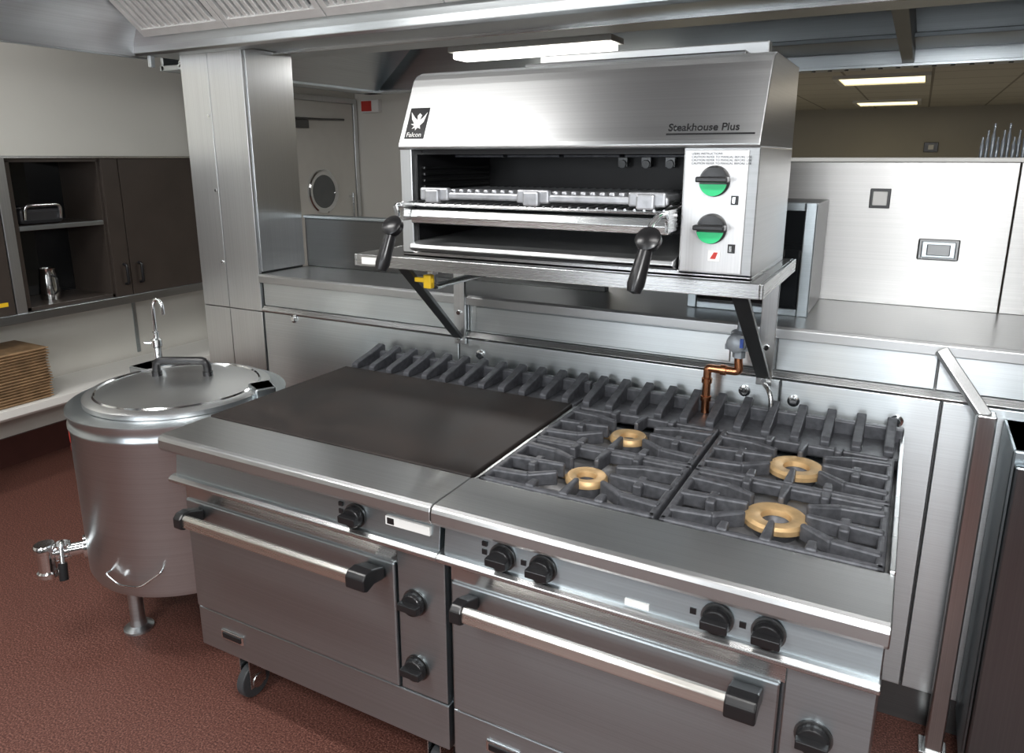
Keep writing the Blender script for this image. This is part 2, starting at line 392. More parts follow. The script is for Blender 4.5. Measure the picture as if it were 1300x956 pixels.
prism('top', [(WC, .43), (-3.80, .43), (-3.80, .39), (-3.815, .375), (-3.83, .39), (-3.83, .405), (WC, .405)], 'Y', .6, 3.8, WHITE, g, .002)
boxes('legs', [(-3.90, -3.865, y, y+.035, 0, .405) for y in (.65, 1.7, 2.75, 3.7)] + [(-4.16, -4.125, y, y+.035, 0, .405) for y in (.65, 1.7, 2.75, 3.7)], S_DARK, g, .003)
bm = bmesh.new()
for k in range(18):
    z = .43+k*.0148; j = random.uniform(-.004, .004)
    add_box(bm, -4.12+j, -3.835+j, 1.66+j, 2.09+j, z+.001, z+.009); add_box(bm, -4.13+j, -3.825+j, 1.65+j, 2.10+j, z+.009, z+.0135)
finish('stack_of_serving_trays', bm, TRAY, None, .002)

# ------------------------------------------------------------------ boiling kettle
K = (-2.16, 1.60); R = .342
S_LID = steel('steel_lid', .78, .30, (2, 2, 2), .04, aniso=0)
g = group('boiling_kettle')
lathe('body', [(0, .258), (R-.03, .258), (R-.008, .268), (R, .288), (R, .785), (R+.004, .79), (R+.004, .80), (R, .805), (R, .825), (R+.006, .835), (R+.006, .845), (R-.02, .85), (R-.05, .85), (0, .85)], (*K, 0), S_K, g, seg=96)
lathe('lid', [(R-.055, .85), (R-.045, .852), (R-.045, .868), (R-.055, .874), (R-.09, .876), (R-.16, .884), (.10, .890), (0, .892)], (*K, 0), S_LID, g, seg=96)
lathe('lid_bead', [(R-.085, .875), (R-.08, .880), (R-.075, .875)], (*K, 0), CHROME, g, seg=96)
hd = Vector((.88, .47, 0)); c = Vector((K[0]-.045, K[1]+.05, 0))
a = c-hd*.09; b = c+hd*.09
tube('lid_handle', [(a.x, a.y, .895), (a.x, a.y, .943), (b.x, b.y, .943), (b.x, b.y, .895)], .014, BLACK, g, .03)
bm = bmesh.new()
for q in (a, b): add_cyl(bm, (q.x, q.y, .882), (q.x, q.y, .905), .017)
finish('handle_bosses', bm, BLACK, g, 0, True)
prism('hinge_bracket', [(K[0]+.22, K[1]+.10), (K[0]+.30, K[1]+.06), (K[0]+.33, K[1]+.12), (K[0]+.25, K[1]+.17)], 'Z', .84, .885, S_K, g, .005)
bm = bmesh.new()
for ang in (-122, -2, 118):
    x = K[0]+.22*math.cos(math.radians(ang)); y = K[1]+.22*math.sin(math.radians(ang))
    add_cyl(bm, (x, y, .012), (x, y, .262), .024); add_lathe(bm, [(0, 0), (.05, 0), (.05, .008), (.028, .018), (.024, .04)], (x, y, 0))
finish('legs', bm, S_K, g, 0, True)
vd = Vector((-.56, -.828, 0)).normalized(); p = Vector((K[0], K[1], .350))+vd*R
bm = bmesh.new()
add_lathe(bm, [(0, -.01), (.04, -.01), (.04, .008), (.022, .012), (.022, .05), (.03, .052), (.03, .09), (.02, .095), (0, .095)], p, vd, 28)
q = p+vd*.07
add_cyl(bm, q+Vector((0, 0, .03)), q-Vector((0, 0, .02)), .026)
e = p+vd*.11
add_cyl(bm, p+vd*.085, e, .019)
add_lathe(bm, [(0, .04), (.03, .04), (.034, .035), (.034, .015), (.027, .01), (.027, -.055), (.034, -.06), (.034, -.075), (.026, -.075), (.022, -.05), (0, -.05)], e+vd*.01, (0, 0, 1), 28)
finish('drain_valve', bm, CHROME, g, 0, True)
s = Vector((.8, -.6, 0))
tube('valve_lever', [q+Vector((0, 0, .035)), q+s*.02+Vector((0, 0, .035)), q+s*.055+Vector((0, 0, -.06))], .008, CHROME, g)
tube('lever_grip', [q+s*.045+Vector((0, 0, -.02)), q+s*.06+Vector((0, 0, -.075))], .014, BLACK, g)
def on_body(deg, z, off=.004):
    return Vector((K[0]+(R+off)*math.cos(math.radians(deg)), K[1]+(R+off)*math.sin(math.radians(deg)), z))
bm = bmesh.new()
add_tube(bm, roundpath([on_body(-86, .35, 0), on_body(-86, .35, .02), on_body(-78, .32, .02), on_body(-66, .32, .02), on_body(-55, .37, .02), on_body(-55, .37, 0)], .02), .003, 8)
finish('wire_hook', bm, CHROME, g, 0, True)
bm = bmesh.new()
vs = [bm.verts.new(on_body(d, z, .0015)) for d, z in ((-118, .745), (-112, .745), (-112, .785), (-118, .785))]; bm.faces.new(vs)
vs = [bm.verts.new(on_body(d, z, .0015)) for d, z in ((-118, .715), (-115, .715), (-115, .735), (-118, .735))]; bm.faces.new(vs)
finish('red_badge', bm, RED, g)
boxes('rear_pedestal', [(K[0]-.42, K[0]-.30, K[1]+.10, K[1]+.24, .55, .86)], S_K, g, .006)
tx, ty = K[0]-.335, K[1]+.17
bm = bmesh.new()
add_lathe(bm, [(0, 0), (.026, 0), (.026, .01), (.014, .02), (.014, .07), (.019, .075), (.019, .10), (.011, .105), (.011, .13), (0, .13)], (tx, ty, .86))
th = Vector((.88, .2, 0)).normalized()
b0 = Vector((tx, ty, .98))
pts = [b0, b0+Vector((0, 0, .10))]
for k in range(13):
    aa = math.pi*k/12
    pts.append(b0+Vector((0, 0, .10))+th*(.022-.022*math.cos(aa))+Vector((0, 0, .035*math.sin(aa))))
pts.append(pts[-1]-Vector((0, 0, .02)))
add_tube(bm, pts, .007, 12)
add_tube(bm, [Vector((tx, ty, .945)), Vector((tx-.03, ty-.03, .95))], .006, 10)
finish('swivel_tap', bm, CHROME, g, 0, True)

# ------------------------------------------------------------------ range
X0, XM, X1 = -1.755, -.855, .045
def knob(bmb, bmc, x, y, z, r=.027):
    add_lathe(bmc, [(0, 0), (r+.004, 0), (r+.004, .004), (0, .004)], (x, y, z), (0, -1, 0), 28)
    add_lathe(bmb, [(0, .004), (r, .004), (r, .014), (r-.003, .022), (0, .022)], (x, y, z), (0, -1, 0), 28)
    add_box(bmb, x-r*.93, x+r*.93, y-.038, y-.02, z-.009, z+.009)

S_HANDLE = steel('steel_handle', .80, .28, (1, 3, 350), tint=(1, .98, .92))
def cooker(name, xa, xb, knobs, dx1):
    g = group(name)
    boxes('body', [(xa+.004, xb-.004, 1.30, 2.10, .20, .83)], S_D, g, .002)
    prism('front_ledge', [(1.385, .898), (1.225, .898), (1.215, .893), (1.211, .884), (1.211, .862), (1.218, .852), (1.235, .850), (1.30, .85), (1.385, .85)], 'X', xa+.001, xb-.001, S_T, g, .0025)
    prism('fascia', [(1.262, .85), (1.252, .765), (1.30, .765), (1.30, .85)], 'X', xa+.006, xb-.006, S_D, g, .002)
    prism('drip_rail', [(1.30, .772), (1.242, .768), (1.232, .762), (1.232, .752), (1.242, .750), (1.262, .745), (1.30, .735)], 'X', xa-.004, xb-.004, S_H, g, .002)
    prism('shadow_gap', [(1.275, .745), (1.275, .69), (1.30, .69), (1.30, .745)], 'X', xa+.01, xb-.01, S_H, g)
    boxes('oven_door', [(xa+.012, dx1-.004, 1.268, 1.30, .345, .690)], S_D, g, .005)
    boxes('control_column', [(dx1+.002, xb-.006, 1.272, 1.30, .345, .735)], S_D, g, .003)
    boxes('kick_panel', [(xa+.008, xb-.006, 1.275, 1.30, .21, .338)], S_D, g, .003)
    boxes('kick_slot_frame', [(xa+.10, xa+.19, 1.270, 1.276, .262, .292)], CHROME, g, .005)
    boxes('kick_slot', [(xa+.108, xa+.182, 1.267, 1.272, .268, .286)], BLK, g, .003)
    ha, hb = xa+.065, dx1-.045
    prism('handle_bar', [(1.205, .682), (1.196, .674), (1.194, .650), (1.205, .644), (1.216, .650), (1.218, .676)], 'X', ha+.02, hb-.03, S_HANDLE, g, .002)
    for k, (p0, p1) in enumerate(((ha-.008, ha+.022), (hb-.045, hb+.012))):
        prism('handle_end_%d' % k, [(1.268, .672), (1.222, .688), (1.200, .686), (1.188, .674), (1.188, .645), (1.202, .638), (1.228, .646), (1.268, .640)], 'X', p0, p1, BLACK, g, .004)
    b1 = bmesh.new(); b2 = bmesh.new()
    for kx in knobs: knob(b1, b2, kx, 1.255, .798)
    cx = (dx1+xb)/2-.02
    for z in (.60, .42): knob(b1, b2, cx, 1.272, z, .030)
    finish('knobs', b1, BLACK, g, .002); finish('knob_skirts', b2, S_DARK, g, 0, True)
    bm = bmesh.new()
    for kx in knobs:
        add_box(bm, kx-.052, kx-.040, 1.2535, 1.262, .792, .804)
    for kx in knobs[:1]:
        add_box(bm, kx-.052, kx-.040, 1.2535, 1.262, .812, .822)
    finish('knob_marks', bm, BLACK, g)
    bm = bmesh.new(); bw = bmesh.new()
    for x in (xa+.10, xb-.10):
        for y in (1.37, 2.0):
            add_cyl(bw, (x-.014, y, .056), (x+.014, y, .056), .056, 32)
            add_box(bm, x-.022, x-.018, y-.03, y+.03, .04, .16); add_box(bm, x+.018, x+.022, y-.03, y+.03, .04, .16)
            add_box(bm, x-.04, x+.04, y-.045, y+.045, .16, .20)
            add_cyl(bm, (x-.025, y, .056), (x+.025, y, .056), .022, 20)
    finish('caster_forks', bm, S_H, g, .001); finish('caster_wheels', bw, plain('caster_rubber', (.05, .055, .06), .5), g, .004)
    return g

gl = cooker('griddle_range_cooker', X0, XM, [-1.103], -1.0)
boxes('fascia_label', [(-1.01, -.885, 1.2500, 1.262, .800, .822)], WHT, gl, .001)
boxes('fascia_label_dark', [(-1.005, -.985, 1.249, 1.26, .803, .819)], BLACK, gl, .001)
boxes('griddle_plate', [(X0+.003, XM-.002, 1.387, 1.985, .86, .902)], GRID, gl, .004)
gr = cooker('open_burner_range_cooker', XM, X1, [-.698, -.602, -.239, -.147], -.115)
boxes('fascia_label', [(-.42, -.37, 1.2500, 1.262, .772, .786)], WHT, gr, .001)
for g, xa, xb in ((gl, X0, XM), (gr, XM, X1)):
    boxes('flue_base', [(xa+.004, xb-.004, 1.995, 2.14, .86, .893), (xa+.004, xb-.004, 2.125, 2.15, .86, .93)], IRON, g, .004)
    bm = bmesh.new()
    n = 12
    for i in range(n):
        x = xa+.035+i*(xb-xa-.07)/(n-1)
        if abs(x+.486) < .028: continue
        prof = [(1.995, .893), (1.995, .910), (2.01, .918), (2.09, .935), (2.15, .953), (2.162, .945), (2.162, .893)]
        A = [bm.verts.new((x-.012, p[0], p[1])) for p in prof]; B = [bm.verts.new((x+.012, p[0], p[1])) for p in prof]
        bm.faces.new(A); bm.faces.new(B[::-1])
        for k in range(len(prof)):
            bm.faces.new((A[k], A[(k+1) % len(prof)], B[(k+1) % len(prof)], B[k]))
    finish('flue_fins', bm, IRON, g, .003)
boxes('hob_tray', [(XM+.004, X1-.004, 1.387, 1.99, .83, .850)], plain('hob_tray_grey', (.25, .25, .255), .45, .4, .4, 14), gr, .002)
boxes('hob_rim', [(XM+.001, XM+.012, 1.387, 1.99, .83, .894), (X1-.012, X1-.001, 1.387, 2.15, .83, .905), (XM+.001, X1-.001, 1.385, 1.392, .83, .896)], S_H, gr, .002)
bm = bmesh.new()
hx, hy = .214, .147
cxs = (-.625, -.188); cys = (1.541, 1.84)
for cx in cxs:
    for cy in cys:
        z0, z1 = .872, .905
        bw = .017
        for sy in (-1, 1):
            obar(bm, (cx-hx, cy+sy*(hy-bw/2)), (cx+hx, cy+sy*(hy-bw/2)), bw, bw, z0, z1-.004)
        for sx in (-1, 1):
            obar(bm, (cx+sx*(hx-bw/2), cy-hy), (cx+sx*(hx-bw/2), cy+hy), bw, bw, z0, z1-.004)
        for sx in (-1, 1):
            obar(bm, (cx+sx*hx*.97, cy), (cx+sx*.058, cy), .024, .013, z0, z1, z1+.004)
            obar(bm, (cx+sx*.135, cy-.030), (cx+sx*.135, cy+.030), .022, .022, z0+.004, z1)
            for sy in (-1, 1):
                obar(bm, (cx+sx*hx*.97, cy+sy*.092), (cx+sx*.115, cy+sy*.082), .024, .020, z0, z1)
                obar(bm, (cx+sx*.120, cy+sy*.084), (cx+sx*.056, cy+sy*.046), .021, .013, z0, z1, z1+.004)
                obar(bm, (cx+sx*.085, cy+sy*hy*.97), (cx+sx*.085, cy+sy*.105), .024, .018, z0+.002, z1+.002)
        for sy in (-1, 1):
            obar(bm, (cx, cy+sy*hy*.97), (cx, cy+sy*.058), .024, .013, z0, z1, z1+.004)
        for sx in (-1, 1):
            for sy in (-1, 1):
                add_box(bm, cx+sx*(hx-.012)-.01, cx+sx*(hx-.012)+.01, cy+sy*(hy-.012)-.01, cy+sy*(hy-.012)+.01, .850, .875)
finish('pan_supports', bm, IRON, gr, .005)
bm = bmesh.new(); bb = bmesh.new()
for cx in cxs:
    for cy in cys:
        s = 1.12 if cx > -.4 else .85
        add_lathe(bm, [(.026*s, .876), (.028*s, .888), (.034*s, .892), (.054*s, .892), (.060*s, .886), (.061*s, .876)], (cx, cy-.0, 0), (0, 0, 1), 40, True)
        add_lathe(bb, [(0, .850), (.045, .850), (.05, .862), (.055*s, .875), (.028*s, .875), (.022, .862), (0, .862)], (cx, cy, 0), (0, 0, 1), 32)
finish('burner_rings', bm, BRASS, gr, 0, True); finish('burner_bodies', bb, IRON, gr, 0, True)
bm = bmesh.new()
for cx in cxs:
    for cy in cys: add_tube(bm, [(cx-.12, cy+.05, .858), (cx-.04, cy+.02, .86)], .006, 8)
finish('pilot_pipes', bm, BRASS, gr, 0, True)

# ------------------------------------------------------------------ overhead grill
g = group('overhead_grill')
SX0, SX1 = -1.265, -.308
SF = 1.70; SBK = 2.15
S_HOOD = steel('steel_grill_hood', .54, .33, (.6, 2, 300), .04)
S_SIDE = steel('steel_grill_side', .46, .34, (1, 1, 300), tang=(0, 0, 1))
prism('hood_cover', [(SF-.004, 1.655), (SF-.010, 1.661), (SF-.006, 1.672), (1.765, 1.822), (1.775, 1.840), (1.79, 1.853), (1.815, 1.862), (SBK, 1.862), (SBK, 1.655)], 'X', SX0, SX1, S_HOOD, g, .003)
boxes('top_upstand', [(-1.03, -.375, 2.085, 2.12, 1.855, 1.925)], S_HOOD, g, .004)
boxes('top_flue', [(-1.0, -.40, 1.93, 2.085, 1.86, 1.885)], S_DARK, g, .004)
boxes('left_cheek', [(SX0, SX0+.038, SF, SBK, 1.37, 1.656)], S_V, g, .002)
boxes('control_box', [(-.474, SX1, SF, SBK, 1.37, 1.656)], S_SIDE, g, .002)
boxes('control_plate', [(-.470, SX1-.022, SF-.004, SF, 1.378, 1.650)], steel('steel_control_plate', .66, .42, (260, 3, 3), tint=(1, 1, 1), aniso=0), g, .0015)
boxes('inside_back', [(SX0+.038, -.474, 2.12, SBK, 1.37, 1.656)], BLK, g)
boxes('inside_roof', [(SX0+.038, -.474, SF+.05, 2.12, 1.642, 1.656)], BLK, g)
boxes('inside_left', [(SX0+.038, SX0+.043, SF+.02, 2.12, 1.40, 1.642)], BLK, g)
boxes('rack_ridges', [(SX0+.043, SX0+.053, SF+.04, 2.10, 1.50+k*.017, 1.508+k*.017) for k in range(7)] + [(-.484, -.474, SF+.04, 2.10, 1.50+k*.017, 1.508+k*.017) for k in range(7)], S_DARK, g, .002)
boxes('burner_plaques', [(-1.19+k*.172, -1.03+k*.172, 1.86, 2.08, 1.634, 1.642) for k in range(4)], IRON, g, .003)
bm = bmesh.new()
for x in (-.76, -.69, -.62, -.555):
    add_cyl(bm, (x, 2.12, 1.622), (x, 2.08, 1.615), .012, 12); add_box(bm, x-.014, x+.014, 2.085, 2.10, 1.608, 1.640)
finish('gas_jets', bm, S_DARK, g, .001)
prism('drip_tray', [(1.675, 1.385), (1.668, 1.392), (1.672, 1.402), (1.70, 1.408), (2.10, 1.418), (2.10, 1.40), (1.70, 1.380)], 'X', SX0+.044, -.478, S_T, g, .002)
boxes('base_front', [(SX0, SX1, SF, SF+.02, 1.362, 1.378), (SX0, SX1, SF, SBK, 1.360, 1.371)], S_H, g, .002)
bm = bmesh.new()
for k in range(30):
    x = -1.185+k*.0235
    add_cyl(bm, (x, 1.665, 1.515), (x, 2.05, 1.535), .0035, 8)
for y in (1.67, 1.80, 1.92, 2.04): add_cyl(bm, (-1.20, y, 1.510+(y-1.67)*.05), (-.49, y, 1.510+(y-1.67)*.05), .005, 8)
finish('rack_rods', bm, S_H, g, 0, True)
bm = bmesh.new()
for k in range(27):
    x = -1.17+k*.025
    add_box(bm, x-.006, x+.006, 1.70, 2.03, 1.532, 1.548)
    add_box(bm, x-.008, x+.008, 1.70, 1.725, 1.532, 1.553)
add_box(bm, -1.185, -.50, 1.68, 1.695, 1.526, 1.545)
for x in (-1.14, -.845, -.55):
    obar(bm, (x-.045, 1.685), (x+.045, 1.685), .02, .02, 1.522, 1.556)
    obar(bm, (x-.022, 1.672), (x+.022, 1.672), .018, .018, 1.516, 1.552)
finish('cast_grate', bm, IRONL, g, .005)
prism('rack_front_pan', [(1.655, 1.498), (1.648, 1.480), (1.655, 1.462), (1.668, 1.462), (2.04, 1.475), (2.04, 1.482), (1.675, 1.470), (1.668, 1.498)], 'X', -1.20, -.487, S_H, g, .002)
boxes('rack_side_arms', [(-1.208, -1.200, 1.62, 2.08, 1.47, 1.52), (-.487, -.479, 1.62, 2.08, 1.47, 1.52)], S_H, g, .001)
for k, (xa, xo) in enumerate(((-1.204, -1.163), (-.483, -.491))):
    tube('lever_rod_%d' % k, [(xa, 1.68, 1.505), (xa-.01, 1.60, 1.512), (xo-.01, 1.56, 1.490), (xo, 1.53, 1.472)], .007, CHROME, g, .02)
    lathe('lever_collar_%d' % k, [(0, -.012), (.024, -.012), (.028, -.006), (.028, .008), (.020, .014), (0, .014)], (xo, 1.522, 1.464), BLACK, g, (0, -.8, .6))
    lathe('lever_grip_%d' % k, [(0, 0), (.013, 0), (.015, .02), (.018, .07), (.019, .095), (.015, .112), (0, .116)], (xo, 1.52, 1.462), BLACK, g, (-.16, -.30, -1))
for k, z in enumerate((1.583, 1.478)):
    x = -.400
    lathe('dial_black_%d' % k, [(0, .001), (.034, .001), (.034, .008), (.030, .016), (0, .018)], (x, SF-.004, z), BLACK, g, (0, -1, 0))
    pts = [(x+.030*math.cos(t), z-.002+.030*math.sin(t)) for t in [math.pi+.15+(math.pi-.3)*i/20 for i in range(21)]]
    prism('dial_green_%d' % k, pts, 'Y', SF-.0245, SF-.0195, GREEN, g)
    boxes('dial_grip_%d' % k, [(x-.035, x+.035, SF-.044, SF-.018, z-.002, z+.010)], BLACK, g, .003)
boxes('ignition_button', [(-.362, -.346, SF-.007, SF-.004, 1.532, 1.552), (-.362, -.346, SF-.007, SF-.004, 1.425, 1.445)], BLACK, g, .001)
boxes('ignition_button_face', [(-.359, -.352, SF-.009, SF-.006, 1.535, 1.549), (-.359, -.352, SF-.009, SF-.006, 1.428, 1.442)], CHROME, g, .001)
boxes('small_label', [(-.405, -.378, SF-.006, SF-.004, 1.405, 1.43)], WHT, g)
prism('label_mark', [(-.400, 1.410), (-.392, 1.425), (-.383, 1.425), (-.388, 1.410)], 'Y', SF-.007, SF-.0055, RED, g)
for k in range(4):
    text('caution_text_%d' % k, 'CAUTION REFER TO MANUAL BEFORE USE' if k else 'USERS INSTRUCTIONS', (-.455, SF-.0052, 1.640-k*.007), (math.pi/2, 0, 0), .0068, BLACK, g, .0002)
sl = Vector((0, 1.765-(SF-.006), 1.822-1.672)); ang = math.atan2(sl.z, sl.y)
def slope_pt(x, s, off=.0015):
    b = Vector((x, SF-.006, 1.672)); d = sl.normalized(); nrm = Vector((0, -d.z, d.y))
    return b+d*s+nrm*off
def slope_poly(name, pts, off, mat):
    bm = bmesh.new(); A = [bm.verts.new(slope_pt(x, s, off)) for x, s in pts]; B = [bm.verts.new(slope_pt(x, s, off-.003)) for x, s in pts]
    bm.faces.new(A); n = len(pts)
    bm.faces.new(B[::-1])
    for i in range(n): bm.faces.new((A[i], A[(i+1) % n], B[(i+1) % n], B[i]))
    return finish(name, bm, mat, g)
bx = -1.248
slope_poly('badge', [(bx, .012), (bx+.062, .012), (bx+.062, .102), (bx, .102)], .0015, BLACK)
slope_poly('badge_bird', [(bx+.005, .090), (bx+.012, .068), (bx+.022, .056), (bx+.012, .054), (bx+.024, .049), (bx+.018, .040), (bx+.028, .044), (bx+.030, .036), (bx+.036, .044),
   (bx+.046, .040), (bx+.042, .050), (bx+.052, .060), (bx+.058, .088), (bx+.046, .072), (bx+.038, .066), (bx+.042, .080), (bx+.034, .086), (bx+.028, .078), (bx+.031, .066), (bx+.020, .074)], .0022, WHT)
text('badge_text', 'Falcon', slope_pt(bx+.005, .017, .002), (ang, 0, 0), .019, WHT, g, .0004)
text('model_lettering', 'Steakhouse Plus', slope_pt(-.515, .022, .001), (ang, 0, 0), .0245, BLACK, g, .0008, bold=.0005)
slope_poly('lettering_underline', [(-.518, .012), (-.322, .012), (-.322, .016), (-.518, .016)], .001, BLACK)

g = group('grill_support_bracket')
boxes('shelf', [(-1.43, -.285, 1.70, 2.185, 1.345, 1.36)], S_H, g, .002)
boxes('shelf_edges', [(-1.43, -.285, 1.692, 1.70, 1.325, 1.36), (-1.438, -1.43, 1.692, 2.185, 1.325, 1.36), (-.285, -.277, 1.692, 2.185, 1.325, 1.36)], S_H, g, .002)
box('shelf_label', -1.41, -1.35, 1.6905, 1.692, 1.332, 1.352, WHT, g)
for k, (x, xt) in enumerate(((-1.385, -1.29), (-.335, -.335))):
    boxes('upright_%d' % k, [(x-.022, x+.022, 2.176, 2.19, .985, 1.345)], S_V, g, .002)
    bm = bmesh.new()
    a = Vector((xt, 1.72, 1.335)); b = Vector((x, 2.165, 1.015)); w = .019
    d = (b-a).normalized(); s = Vector((1, 0, 0)); u = d.cross(s).normalized()
    def corner(p, i, j): return bm.verts.new(p+s*i*w+u*j*.006)
    A = [corner(a, i, j) for i, j in ((-1, -1), (1, -1), (1, 1), (-1, 1))]; B = [corner(b, i, j) for i, j in ((-1, -1), (1, -1), (1, 1), (-1, 1))]
    bm.faces.new(A); bm.faces.new(B[::-1])
    for i in range(4): bm.faces.new((A[i], A[(i+1) % 4], B[(i+1) % 4], B[i]))
    finish('strut_%d' % k, bm, S_DARK, g, .001)
    bm = bmesh.new()
    for z in (1.0, 1.10, 1.28): add_lathe(bm, [(0, .008), (.008, .008), (.009, 0), (0, 0)], (x, 2.177, z), (0, -1, 0), 12)
    finish('bolts_%d' % k, bm, CHROME, g)
tube('gas_pipe', [(-1.235, 1.80, 1.35), (-1.235, 1.80, 1.30), (-1.235, 1.80, 1.262), (-1.235, 2.18, 1.262)], .011, CHROME, g, .03)
lathe('pipe_union', [(0, 0), (.017, 0), (.017, .03), (0, .03)], (-1.235, 1.80, 1.300), CHROME, g, seg=6)
boxes('yellow_valve_lever', [(-1.285, -1.220, 1.775, 1.787, 1.276, 1.290), (-1.250, -1.223, 1.77, 1.79, 1.260, 1.300)], YEL, g, .003)
bm = bmesh.new()
add_tube(bm, roundpath([(-.486, 2.12, .894), (-.486, 2.12, 1.015), (-.486, 2.12, 1.032), (-.395, 2.12, 1.032), (-.400, 2.12, 1.06), (-.400, 2.12, 1.09)], .02), .012, 16)
finish('copper_pipe', bm, COPPER, g, 0, True)
bm = bmesh.new()
for z in (.93, .985): add_lathe(bm, [(.010, 0), (.0155, .002), (.0155, .016), (.010, .018)], (-.486, 2.12, z), (0, 0, 1), 20)
add_lathe(bm, [(.010, 0), (.0155, .002), (.0155, .018), (.010, .02)], (-.45, 2.12, 1.032), (1, 0, 0), 20)
finish('pipe_fittings', bm, COPPER, g, 0, True)
bm = bmesh.new()
add_lathe(bm, [(0, 0), (.018, 0), (.018, .02), (.014, .024), (0, .024)], (-.400, 2.12, 1.075), (0, 0, 1), 6)
add_lathe(bm, [(0, 0), (.02, 0), (.026, .01), (.026, .055), (.02, .06), (0, .06)], (-.400, 2.12, 1.095), (0, 0, 1), 28)
add_lathe(bm, [(0, 0), (.027, 0), (.027, .035), (.020, .040), (0, .040)], (-.400, 2.10, 1.125), (0, -1, .1), 24)
add_box(bm, -.437, -.364, 2.10, 2.14, 1.10, 1.115)
add_cyl(bm, (-.400, 2.12, 1.15), (-.400, 2.12, 1.345), .010, 16)
finish('gas_regulator', bm, GREY, g, 0, True)
box('blue_tag', -.387, -.378, 2.052, 2.060, 1.12, 1.145, plain('blue_tag', (.05, .12, .5), .4), g)
tube('flex_hose', [(-.33, 2.17, .99), (-.31, 2.13, .985), (-.30, 2.12, .96), (-.30, 2.12, .89)], .007, S_H, g, .02)

# ------------------------------------------------------------------ extraction hoods
S_C = steel('steel_canopy', .66, .32, (.6, 2, 260), .04, tint=(.94, 1, 1.03))
S_FL = steel('steel_canopy_flare', .78, .40, (2, .6, 260), .04, tint=(.97, 1, 1.02), tang=(1, 0, 1))
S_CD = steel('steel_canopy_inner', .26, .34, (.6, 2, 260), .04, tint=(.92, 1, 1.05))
g = group('extraction_hood')
HX0, HX1, HY0, HY1 = -2.95, 1.6, .25, 2.19
fl = .04
prism('left_flare', [(a+fl, b) for a, b in [(-2.975, 2.04), (-2.96, 2.04), (-2.945, 2.09), (-2.91, 2.14), (-2.87, 2.18), (-2.85, 2.24), (-2.845, 2.6), (-2.865, 2.6), (-2.87, 2.25), (-2.885, 2.19), (-2.93, 2.155), (-2.965, 2.10), (-2.98, 2.07)]], 'Y', HY0, HY1+.02, S_FL, g, .001, True)
boxes('left_lip', [(-2.95, -2.93, HY0, HY1+.02, 2.035, 2.075)], S_C, g, .002)
prism('right_flare', [(1.6, 2.05), (1.585, 2.05), (1.49, 2.19), (1.465, 2.6), (1.485, 2.6), (1.6, 2.08)], 'Y', HY0, HY1, S_C, g, .001)
boxes('front_skirt', [(HX0, HX1, HY0-.015, HY0, 2.05, 2.6)], S_C, g, .002)
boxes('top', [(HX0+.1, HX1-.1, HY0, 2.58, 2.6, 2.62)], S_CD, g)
prism('rear_gutter', [(2.12, 2.075), (2.12, 2.05), (2.13, 2.04), (2.195, 2.04), (2.195, 2.14), (2.11, 2.14)], 'X', -2.945, 1.6, S_C, g, .003)
prism('service_beam', [(2.20, 2.052), (2.58, 2.052), (2.58, 2.14), (2.56, 2.14), (2.56, 2.07), (2.22, 2.07), (2.22, 2.6), (2.20, 2.6)], 'X', -2.945, 1.6, S_C, g, .003)
boxes('beam_rib', [(-2.945, 1.6, 2.36, 2.375, 2.040, 2.054)], S_H, g, .002)
fa = Vector((0, 2.115, 2.125)); fb = Vector((0, 1.66, 2.51)); fd = (fb-fa); fn = fd.normalized(); nn = Vector((0, -fn.z, fn.y))
if nn.z > 0: nn = -nn
bmf = bmesh.new(); bms = bmesh.new(); bmk = bmesh.new()
def slab(bm, x0, x1, s0, s1, t0, t1):
    P = []
    for t in (t0, t1):
        for x, s in ((x0, s0), (x1, s0), (x1, s1), (x0, s1)):
            q = fa+fn*s+nn*t; P.append(bm.verts.new((x, q.y, q.z)))
    for f in ((0,3,2,1),(4,5,6,7),(0,1,5,4),(1,2,6,5),(2,3,7,6),(3,0,4,7)): bm.faces.new([P[i] for i in f])
L = fd.length; x = -2.805
while x < 1.4:
    w = .48
    slab(bmf, x, x+w-.006, 0, .035, 0, .03); slab(bmf, x, x+w-.006, L-.03, L, 0, .03); slab(bmf, x, x+.025, .035, L-.03, 0, .03); slab(bmf, x+w-.031, x+w-.006, .035, L-.03, 0, .03)
    xx = x+.038
    while xx < x+w-.05:
        slab(bms, xx, xx+.022, .035, L-.03, .010, .026); xx += .036
    slab(bmk, x+.01, x+w-.02, .03, L-.03, -.01, .0)
    x += w
FB = plain('filter_baffle_alloy', (.82, .82, .81), .4, .5, .05, 20)
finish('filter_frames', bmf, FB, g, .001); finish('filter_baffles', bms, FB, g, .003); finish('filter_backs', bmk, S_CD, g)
lathe('inspection_port', [(0, 0), (.03, 0), (.03, .012), (.02, .018), (0, .018)], (-.95, 2.119, 2.11), CHROME, g, (0, -1, 0))
boxes('hanger_nubs', [(-2.86, -2.84, 2.14, 2.16, 1.995, 2.04)], S_C, g, .002)

